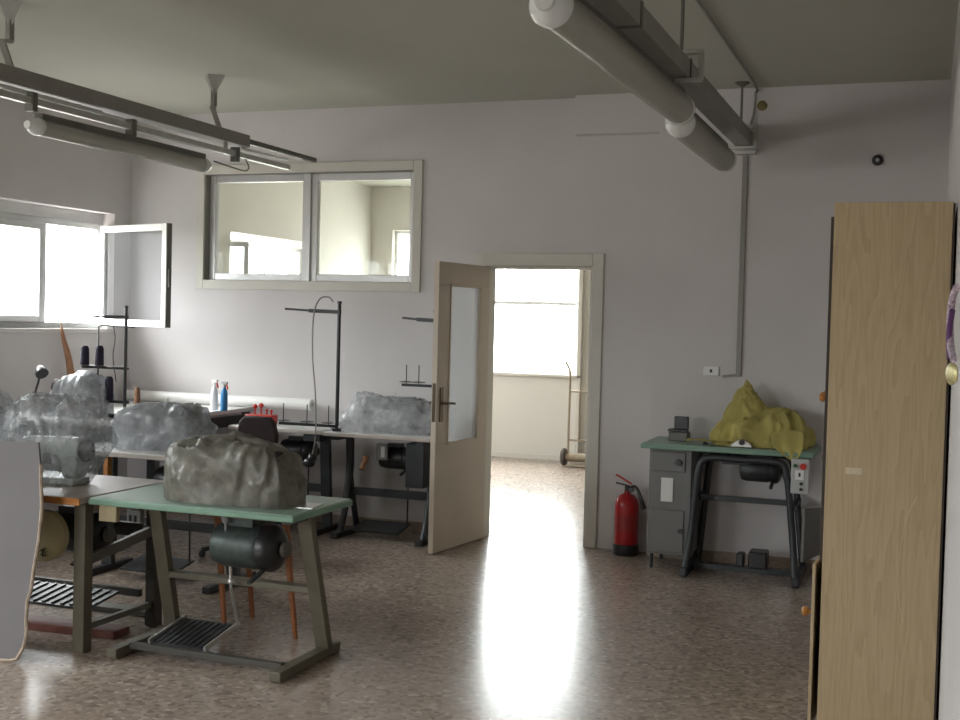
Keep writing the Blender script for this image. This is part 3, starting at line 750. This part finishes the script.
MB().cyl((.01, -.01, .033), (.01, -.028, .033), .018).build('knob', M_BLACK, bp)

# overlock group in the corner
ov = empty('overlock_machine', (-5.57, 6.95, .90), 'small white overlock machine wrapped in plastic on the corner table', 'sewing machine')
MB().bx(-.15, .15, -.10, .12, .0, .10).build('bed', M_BEIGEM, ov, bev=.015)
MB().prism([(-.15, .1), (.13, .1), (.13, .24), (.05, .29), (-.10, .28), (-.15, .22)], .16).build('arm', M_BEIGEM, ov, bev=.025)
MB().cyl((-.17, 0, .2), (-.21, 0, .2), .055).build('hand_wheel', M_CHAIRB, ov)
MB().bx(-.02, .08, -.125, -.10, .03, .09).build('badge', M_REDP, ov, bev=.003)
drape('plastic_cover', (-5.55, 6.95, .90), M_FILMW, .42, .32, .31, 'shiny white plastic over the overlock machine in the corner', seed=51, fold=.07, crease=.022, e=.55,
      top=lerp_tab([(-1, .8), (-.3, 1.0), (.3, 1.0), (1, .75)]))
lamp = empty('machine_lamp', (-5.86, 6.84, .90), 'small black machine lamp head beside the plastic-wrapped overlock', 'lamp')
MB().cyl((0, 0, 0), (0, 0, .02), .04).tube([(0, 0, .01), (-.01, 0, .14), (.02, 0, .24), (.03, -.01, .30)], .008, smooth=5).build('stem', M_BLACK, lamp)
MB().lathe([(.018, 0), (.03, .01), (.045, .05), (.045, .07)], (.03, -.01, .335), (.6, -.3, -.5)).build('lamp_head', M_BLACK, lamp)
# its thread rack
rk = empty('thread_stand', (-5.23, 7.0, .90), 'black thread rack with a post and dark cones, under the open sash', 'thread stand')
MB().cyl((0, 0, 0), (0, 0, .77), .011).cyl((0, 0, .77), (0, 0, .785), .015).build('post', M_BLACK, rk)
MB().bx(-.20, .02, -.04, .04, .0, .025).bx(-.24, .03, -.012, .012, .10, .12).build('stand_base', M_BLACK, rk, bev=.003)
MB().bar((.01, 0, .705), (-.17, 0, .705), .03, .022).bar((-.17, 0, .705), (-.29, 0, .705), .018, .010).build('upper_arm', M_BLACK, rk)
MB().bar((.02, 0, .345), (-.36, 0, .345), .03, .014).build('spool_shelf', M_BLACK, rk)
for dx in (-.32, -.205, -.06):
    MB().lathe([(.045, 0), (.045, .005), (.006, .008)], (dx, 0, .352)).build('spool_dish', M_BLACK, rk)
for dx, z, h in ((-.345, .36, .135), (-.22, .36, .14), (-.135, .12, .165)):
    MB().lathe([(.030, 0), (.031, .005), (.029, h-.02), (.018, h)], (dx, 0, z)).build('thread_cone', M_DKBLUE, rk)
MB().tube([(-.215, -.02, 0), (-.215, -.02, .3), (-.215, -.02, .635), (-.20, -.02, .645), (.085, -.02, .635)], .0055, 6).tube([(-.09, -.02, .64), (-.075, -.02, .55), (-.09, -.02, .42), (-.06, -.02, .25)], .0035, 6, smooth=4).build('thread_guide', M_OLIVED, rk)
cn = MB().lathe([(.032, 0), (.028, .01), (.022, .13), (.02, .17), (.012, .18)], (0, 0, 0)).build('thread_cone', M_THREADB)
tag(cn, 'single brown thread cone standing right of the black thread rack', 'thread cone'); cn.location = (-5.53, 7.55, .90)
random.seed(3)
sc_ = MB()
for k in range(14):
    sc_.box((random.uniform(-.11, .11), random.uniform(-.05, .05), .01+random.uniform(0, .035)), (random.uniform(.03, .08), random.uniform(.02, .05), .006),
            rot=Matrix.Rotation(random.uniform(0, 3), 4, 'Z') @ Matrix.Rotation(random.uniform(-.4, .4), 4, 'X'))
sc_ = sc_.build('fabric_scraps', M_ORNG, smooth=False); sc_.location = (-5.46, 7.72, .90)
tag(sc_, 'small heap of orange scraps behind the brown thread cone', 'fabric scraps', kind='stuff')
# white roll at the back wall, partly standing in for table-top glare
rl = MB().cyl((-.78, 0, 0), (.98, 0, 0), .045, seg=28).build('glare_roll', M_WHITE); rl.location = (-5.18-.28, 8.43, .948)
rl.location = (-5.50, 8.42, .9455)
tag(rl, 'long white roll against the back wall, partly standing in for table-top glare', 'roll')
MB().cyl((-.785, 0, 0), (.985, 0, 0), .018, seg=16).build('core', M_WEDGE, rl)
# bottles
def spray(loc, body, head, trig, label, s=1.0):
    t = empty('spray_bottle', loc, label, 'spray bottle', R(random.uniform(-30, 30)))
    MB().lathe([(.026*s, 0), (.030*s, .006), (.030*s, .14*s), (.024*s, .17*s), (.012*s, .19*s), (.012*s, .20*s)]).build('bottle', body, t)
    MB().cyl((0, 0, .198*s), (0, 0, .225*s), .015*s).bx(-.025*s, .03*s, -.011*s, .011*s, .22*s, .245*s).build('spray_head', head, t, bev=.003)
    MB().bar((.022*s, 0, .222*s), (.034*s, 0, .18*s), .012*s, .008*s).build('trigger', trig, t)
    return t
spray((-5.16, 8.02, .89999), M_WHITE, M_WHITE, M_REDP, 'white spray bottle with a red trigger on the corner table', .95)
bb = spray((-5.32+.04, 7.74, .90), M_BLUE, M_CTRL, M_REDP, 'blue spray bottle standing right of the white one', .92)
bb.location = (-5.04, 7.97, .90)
# pin tray, red
rt = empty('red_tool_tray', (-4.80, 8.12, .80), 'red tray of small red spools behind the dark chair back', 'tray')
MB().bx(-.12, .12, -.05, .05, .0, .075).build('tray', M_REDP, rt, bev=.006)
for dx, h in ((-.055, .055), (.0, .065), (.05, .03), (.09, .025)):
    MB().cyl((dx, 0, .075), (dx, 0, .075+h), .007).sph((dx, 0, .08+h), .019 if h > .05 else .012).build('pin_head', M_REDP, rt)

# chair behind the front table (wood legs) and dark chair back
def chair():
    t = empty('wooden_chair', (-3.165, 5.52, 0), 'wooden stool with orange-brown legs tucked behind the front green table', 'stool')
    MB().bx(-.30, .16, -.16, .16, .62, .65).build('seat', M_CHAIRW, t, bev=.008)
    for sx in (-1, 1):
        for sy in (-1, 1):
            MB().cyl((sx*.21, sy*.14, 0), (sx*.20-.07, sy*.13, .62), .013, .021, seg=14).build('leg', M_CHAIRW, t)
    MB().bar((-.25, -.135, .42), (.16, -.135, .42), .014, .03).build('stretcher', M_CHAIRW, t)
    t.name = 'wooden_stool'
chair()
dc = empty('office_chair', (-4.36, 7.33, 0), 'dark chair whose low rounded back shows above the foggy bag', 'chair')
MB().prism([(-.155, .70), (.155, .70), (.165, .80), (.14, .90), (.10, .935), (-.10, .935), (-.14, .90), (-.165, .80)], .045).build('backrest', M_CHAIRB, dc, bev=.015)
MB().box((0, -.22, .47), (.42, .40, .06)).build('seat', M_CHAIRB, dc, bev=.02)
MB().bar((0, 0.02, .72), (0, -.02, .46), .04, .015).build('back_support', M_DKMETAL, dc)
MB().cyl((0, -.2, .1), (0, -.2, .44), .025).build('column', M_DKMETAL, dc)
for k in range(5):
    a = 2*PI*k/5+.3
    MB().bar((0, -.2, .09), (.27*math.cos(a), -.2+.27*math.sin(a), .05), .03, .025).sph((.27*math.cos(a), -.2+.27*math.sin(a), .025), .025).build('leg', M_DKMETAL, dc)

# tall thread stands
def thread_stand(loc, label, H_, arm, pegs, zshelf, group=None):
    t = empty('thread_stand', loc, label, 'thread stand', group=group)
    MB().cyl((0, 0, 0), (0, 0, H_), .014).cyl((0, 0, 0), (0, 0, .02), .035).cyl((0, 0, H_), (0, 0, H_+.02), .017).build('post', M_BLACK, t)
    MB().bar((.01, 0, H_-.06), (-arm*.55, 0, H_-.055), .03, .028).bar((-arm*.5, 0, H_-.055), (-arm, 0, H_-.045), .025, .016).build('upper_arm', M_BLACK, t)
    MB().bar((.0, 0, zshelf), (-pegs[-1]-.03, 0, zshelf), .035, .02).build('spool_shelf', M_BLACK, t)
    for p in pegs:
        MB().cyl((-p, 0, zshelf), (-p, 0, zshelf+.15), .004, seg=8).lathe([(.05, 0), (.052, .004), (.012, .010)], (-p, 0, zshelf+.02)).build('spool_pin', M_BLACK, t)
    return t
thread_stand((-4.055, 7.945, .801), 'tall black thread stand with three bare pins, at the middle of the back tables', .94, .45, (.07, .25, .45), .035)
thread_stand((-3.36, 8.12, .796), 'black thread stand mostly hidden behind the open door leaf', .90, .26, (.12, .22), .36)
# hanging cable with plug
cc = MB().tube([(-4.10, 7.93, 1.755), (-4.14, 7.93, 1.79), (-4.21, 7.92, 1.77), (-4.25, 7.91, 1.64), (-4.245, 7.90, 1.35), (-4.215, 7.895, 1.10), (-4.20, 7.89, .85), (-4.205, 7.885, .70), (-4.225, 7.88, .60)], .0055, 8, smooth=6)
cc = cc.build('hanging_cable', M_GREYP); tag(cc, 'grey cable looping off the tall thread stand with a dark plug at its end', 'cable')
MB().sph((-4.245, 7.88, .56), .04, (1.2, .8, .9)).sph((-4.215, 7.87, .595), .034).cyl((-4.225, 7.88, .63), (-4.24, 7.88, .57), .02).build('plug', M_BLACK, cc)

# small things on right table
sb = empty('small_black_device', (-1.55, 8.16, tz7), 'small black boxy device at the left end of the right green table', 'device')
MB().bx(-.065, .065, -.055, .055, 0, .06).build('base', M_DARKG, sb, bev=.006)
MB().bx(-.075, .055, -.03, .04, .06, .078).build('plate', M_BLACK, sb, bev=.003)
MB().bx(-.035, .06, -.02, .03, .078, .165).build('head', M_BLACK, sb, bev=.004)
bn = MB().lathe([(.018, 0), (.018, .012), (.006, .014), (.006, .02)]).build('bobbin', M_BLACK); bn.location = (-1.35, 8.02, tz7)
tag(bn, 'tiny black bobbin between the black device and the yellow cloth', 'bobbin')

# fire extinguisher
fe = empty('fire_extinguisher', (-1.955, 8.39, 0), 'red fire extinguisher standing on the floor by the grey cabinet', 'fire extinguisher')
fe.scale = (1.1, 1.1, 1.03)
MB().lathe([(.080, 0), (.084, .01), (.084, .07), (.080, .075)]).build('base_ring', M_BLACK, fe)
MB().lathe([(.076, .075), (.078, .09), (.078, .34), (.07, .385), (.045, .415), (.022, .425), (.02, .44)], seg=36).build('cylinder', M_RED, fe)
MB().cyl((0, 0, .43), (0, 0, .48), .017).bar((.02, 0, .475), (-.075, -.01, .495), .02, .008).build('valve', M_DKMETAL, fe)
MB().bar((.03, 0, .49), (-.06, -.01, .545), .022, .010).bar((-.06, -.01, .545), (-.075, -.01, .55), .022, .010).build('lever', M_REDP, fe)
MB().tube([(.015, -.01, .46), (.05, -.02, .48), (.08, -.03, .45), (.105, -.035, .38), (.12, -.03, .33)], lambda u: .010+.006*max(0, u-.5)*2, 8, smooth=5).build('hose', M_BLACK, fe)
MB().cyl((.035, -.02, .455), (.035, -.045, .455), .018).build('pressure_gauge', M_BLACK, fe)
MB().lathe([(.0785, 0), (.0785, .11)], (0, 0, .17), seg=36).build('label_band', mat('dark_red_label', (.34, .02, .02), .4), fe)

# ================================================================== CEILING SERVICES
def bracket(loc, pts, label, plate=True):
    t = empty('ceiling_bracket', loc, label, 'bracket')
    return t
# left rail
lr = empty('cable_rail', (-4.5, 5.2, 2.805), 'grey steel trunking rail hanging from the ceiling on the left', 'cable rail')
MB().bx(-.055, .055, -2.8, 2.10, 0, .085).build('channel', M_GREYP, lr, bev=.004)
MB().bx(-.02, .02, 2.10, 3.14, .035, .07).build('extension_bar', M_DARKG, lr, bev=.003)
MB().cyl((.01, -.35, -.022), (.01, .55, -.022), .013).build('white_tube', M_WHITE, lr)
MB().cyl((.01, 2.05, -.01), (.01, 2.7, .0), .010).build('white_tube', M_WHITE, lr)
pr = empty('lamp_rail', (-4.47, 5.2, 2.742), 'thinner grey rail below the left trunking, carrying the lamp', 'rail')
MB().bx(-.018, .018, -2.8, 2.68, -.018, .018).build('bar', M_GALV, pr, bev=.002)
for yy in (-1.5, -.05, .8, 1.95):
    MB().bx(-.028, .028, yy-.02, yy+.02, -.055, .045).build('clip', M_DARKG, pr, bev=.003)
for yy in (-.9, 1.95):
    MB().bar((0, yy-.12, .02), (0, yy-.12, .063), .03, .006).build('hanger_strap', M_GREYP, pr)
MB().tube([(0, 2.08, -.015), (.005, 2.12, -.07), (0, 2.08, -.10), (-.01, 1.95, -.095), (-.02, 1.72, -.08)], .005, 6, smooth=5).build('lamp_cable', M_DARKG, pr)
def ceil_bracket(loc, label, zbot, flip=1):
    t = empty('ceiling_bracket', loc, label, 'ceiling bracket')
    h = zbot-loc[2]
    MB().lathe([(.085, 0), (.085, -.006), (.03, -.09), (.018, -.12)], (0, 0, 0), seg=4).build('ceiling_plate', M_GALV, t)
    MB().bar((0, 0, -.05), (0, 0, h*.52), .03, .035).build('upright', M_GREYP, t)
    MB().bar((0, 0, h*.52), (.10*flip, -.17, h*.62), .035, .02).bar((.10*flip, -.17, h*.62), (.15*flip, -.15, h), .03, .03).build('offset_arm', M_GREYP, t)
    return t
ceil_bracket((-4.68, 7.20, H), 'bent ceiling bracket holding the left rail near its far end', 2.89)
ceil_bracket((-4.68, 5.22, H), 'bent ceiling bracket holding the left rail at the top left corner of the view', 2.89)

def tube_lamp(loc, y0, y1, r, label, tilt=0):
    t = empty('tube_lamp', loc, label, 'lamp')
    n = 24
    MB().cyl((0, y0+.03, 0), (0, y1-.03, 0), r, seg=30, cap=False).build('lamp_cover', M_TUBE, t)
    MB().cyl((.0, y0+.08, .005), (.0, y1-.08, .005), .014, seg=14).build('fluorescent_tube', M_WHITE, t)
    MB().bx(-.028, .028, y0+.02, y1-.02, r-.02, r+.025).build('housing', M_DARKG, t, bev=.004)
    t.rotation_euler = (0, 0, R(tilt))
    for yy, d in ((y0, -1), (y1, 1)):
        MB().lathe([(r*.97, -.03), (r*1.05, -.025), (r*1.05, .0), (r*.85, .03), (r*.5, .05), (r*.45, .065)], (0, yy, 0), (0, d, 0), 30).build('end_cap', M_CLEARCAP, t)
    return t
tube_lamp((-4.5, 5.2, 2.622), .02, 1.62, .047, 'fluorescent tube lamp hanging under the left ceiling rail')
tube_lamp((-1.245, 5.2, 2.755), -1.15, .98, .076, 'nearer tube lamp under the right hand ceiling trunking', -1.3)
tube_lamp((-1.25, 6.9, 2.715), -.58, .90, .076, 'farther tube lamp under the right trunking, ending near the back wall')
# right trunking
rr = empty('cable_tray', (-1.195, 5.5, 2.87), 'grey steel cable tray running along the ceiling to the back right wall', 'cable tray')
MB().bx(-.055, .055, -4.0, 2.80, 0, .008).build('tray_bottom', M_GREYP, rr, bev=.001)
MB().bx(.049, .055, -4.0, 2.80, .008, .095).bx(-.055, -.049, -4.0, 2.80, .008, .095).build('tray_side', M_GREYP, rr, bev=.001)
MB().bx(-.05, .05, -4.0, 2.80, .088, .095).build('tray_lid', M_GREYP, rr)
MB().bx(-.062, .062, -.63, -.60, -.004, .10).bx(-.062, .062, .48, .50, -.004, .10).build('joint_strap', M_DARKG, rr)
for yy in (5.93, 7.93):
    nm = 'farther' if yy > 7 else 'nearer'
    if yy > 7: yy = 8.22
    t = empty('ceiling_bracket', (-1.155 if yy < 7 else -1.19, yy, H), nm+' C-shaped steel bracket carrying the right hand cable tray', 'ceiling bracket')
    MB().bar((-.02, 0, 0), (-.02, 0, -.30), .012, .03).lathe([(.05, 0), (.05, -.006), (.01, -.03)], (-.02, 0, 0), seg=12).build('hanger_rod', M_DARKG, t)
    MB().bar((-.04, 0, -.30), (.09, 0, -.30), .03, .022).bar((.08, 0, -.30), (.08, 0, -.435), .026, .026).bar((.09, 0, -.437), (-.12, 0, -.437), .03, .02).build('bracket_arm', M_GALV, t, bev=.003)
# ceiling cable from the near right to the wall box
cb2 = MB().tube([(-1.12, 2.2, H-.012), (-1.13, 6.0, H-.012), (-1.13, 8.20, H-.014), (-1.14, 8.36, H-.05), (-1.15, 8.385, H-.18), (-1.17, 8.39, H-.25)], .009, 8, smooth=3).build('ceiling_cable', M_GREYP)
tag(cb2, 'grey cable clipped along the ceiling and down to the wall box', 'cable')
jb = MB().bx(-.07, .07, -.06, 0, -.10, .10).build('junction_box', M_GALV, bev=.004); jb.location = (-1.195, 8.42, 2.93)
tag(jb, 'steel box on the back right wall where the cable tray ends', 'junction box')
cd = MB().bx(-.018, .018, -.022, 0, 0, 1.52).build('wall_conduit', M_GREYP, bev=.003); cd.location = (-1.20, 8.42, 1.305)
tag(cd, 'thin grey vertical conduit on the back right wall', 'conduit')
MB().bar((0, -.012, .01), (-.11, -.012, -.005), .016, .016).build('side_branch', M_GREYP, cd)
sk = MB().bx(-.055, .055, -.015, 0, -.032, .032).build('wall_socket', M_WHITE, bev=.004); sk.location = (-1.39, 8.42, 1.335)
tag(sk, 'white wall socket left of the conduit foot', 'socket')
MB().bx(-.008, .008, -.018, -.014, -.012, .012).build('socket_hole', M_BLACK, sk)
rp = MB().lathe([(.034, 0), (.034, .01), (.02, .014)], axis=(0, -1, 0)).build('wall_plug', mat('yellowed_plastic', (.20, .16, .06), .6)); rp.location = (-1.10, 8.42, 3.165)
tag(rp, 'small round yellowed plug high on the wall near the ceiling', 'wall plug')
rn = MB().lathe([(.036, 0), (.036, .016), (.014, .018), (.012, .006)], axis=(0, -1, 0)).build('wall_fitting', M_BLACK); rn.location = (-.335, 8.42, 2.775)
tag(rn, 'small black ring fitting alone on the wall above the wardrobe', 'wall fitting')
MB().cyl((0, -.018, 0), (0, -.026, 0), .012).build('center_cap', M_CTRL, rn)

# ================================================================== SMALL THINGS
# hanging ribbon with brass disc on the right wall
kr = empty('hanging_ribbon', (.085, 3.93, 1.56), 'purple and white patterned ribbon with a brass disc on the right wall', 'ribbon')
MB().tube([(.0, .0, .0), (-.008, .10, .04), (-.012, .15, .12), (-.008, .10, .19), (0, 0, .22)], .011, 8, smooth=5).build('ribbon_loop', M_RIBW, kr)
MB().tube([(-.01, .09, .0), (-.014, .12, .08), (-.008, .06, .15)], .009, 8, smooth=5).build('ribbon_tail', M_PURPLE, kr)
MB().lathe([(.034, 0), (.036, .004), (.030, .008), (.012, .010)], (.0, .07, -.045), (-1, -.5, 0)).build('brass_disc', M_LBRASS, kr)
# stick leaning by the window
st = MB().tube([(-6.22, 7.70, .902), (-6.25, 7.66, 1.25), (-6.28, 7.62, 1.45), (-6.29, 7.58, 1.70)], lambda u: .034-.03*u**1.3 if u < .75 else .012-.009*u, 8, smooth=4).build('wooden_stick', M_STICK)
tag(st, 'tapering brown wooden stick leaning below the left window', 'stick')
# planks under brown table
pk = MB().box((0, 0, .02), (1.0, .14, .04), rz=R(3)).build('wooden_plank', M_MAROON, bev=.004); pk.location = (-4.25, 5.0, 0)
tag(pk, 'red-brown plank lying on the floor under the brown table', 'plank')
pk2 = MB().box((0, 0, .015), (1.1, .10, .03), rz=R(1)).build('metal_bar', M_DARKG, bev=.004); pk2.location = (-4.40, 5.44, 0)
tag(pk2, 'dark grey bar on the floor behind the red-brown plank', 'bar')
# hand truck in the far room
ht = empty('hand_truck', (-3.66, 13.30, 0), 'rusty cream two-wheel hand truck seen through the doorway', 'hand truck')
MB().tube([(-.15, 0, .10), (-.15, 0, .6), (-.15, 0, 1.04), (-.16, -.01, 1.12), (-.20, -.03, 1.20)], .014, 8, smooth=4).build('upright', M_RUST, ht)
MB().tube([(.20, 0, .10), (.20, 0, .6), (.20, 0, 1.04), (.21, -.01, 1.12), (.25, -.03, 1.20)], .014, 8, smooth=4).build('upright', M_RUST, ht)
MB().cyl((-.15, 0, .86), (.20, 0, .86), .011).cyl((-.15, 0, .30), (.20, 0, .30), .011).cyl((-.03, 0, .30), (-.03, 0, .86), .009).cyl((.08, 0, .30), (.08, 0, .86), .009).build('crossbars', M_RUST, ht)
MB().cyl((-.17, .02, .10), (.22, .02, .10), .05).build('axle_cover', M_RUST, ht)
for xx in (-.20, .25):
    wh = MB().lathe([(.03, -.03), (.085, -.028), (.10, -.012), (.10, .012), (.085, .028), (.03, .03)], (xx, .02, .10), (1, 0, 0)).build('wheel', M_RUBBER, ht)
MB().bx(-.14, .19, -.16, .0, .012, .02).build('toe_plate', M_RUST, ht)
# tree outside the left window, leaves paled to imitate glare
def tree(loc, h, label, seed):
    t = empty('conifer_tree', loc, label, 'tree', group=None)
    MB().cyl((0, 0, 0), (0, 0, h*.95), .10, .02).build('trunk', M_STICK, t)
    random.seed(seed); mb = MB()
    for k in range(420):
        z = random.uniform(.25, 1)*h; rr_ = (1-z/h)*1.0+.15; a = random.uniform(0, 2*PI)
        d = random.uniform(.4, 1)*rr_
        c = Vector((d*math.cos(a), d*math.sin(a), z))
        v = [mb.bm.verts.new(c+Vector((random.uniform(-.10, .10), random.uniform(-.10, .10), random.uniform(-.16, .02)))) for _ in range(3)]
        mb.bm.faces.new(v)
    mb.build('foliage', M_LEAF, t, smooth=False)
tree((-16.0, 19.6, -1.0), 6.2, 'pale conifer blurred by glare outside the left window', 4)
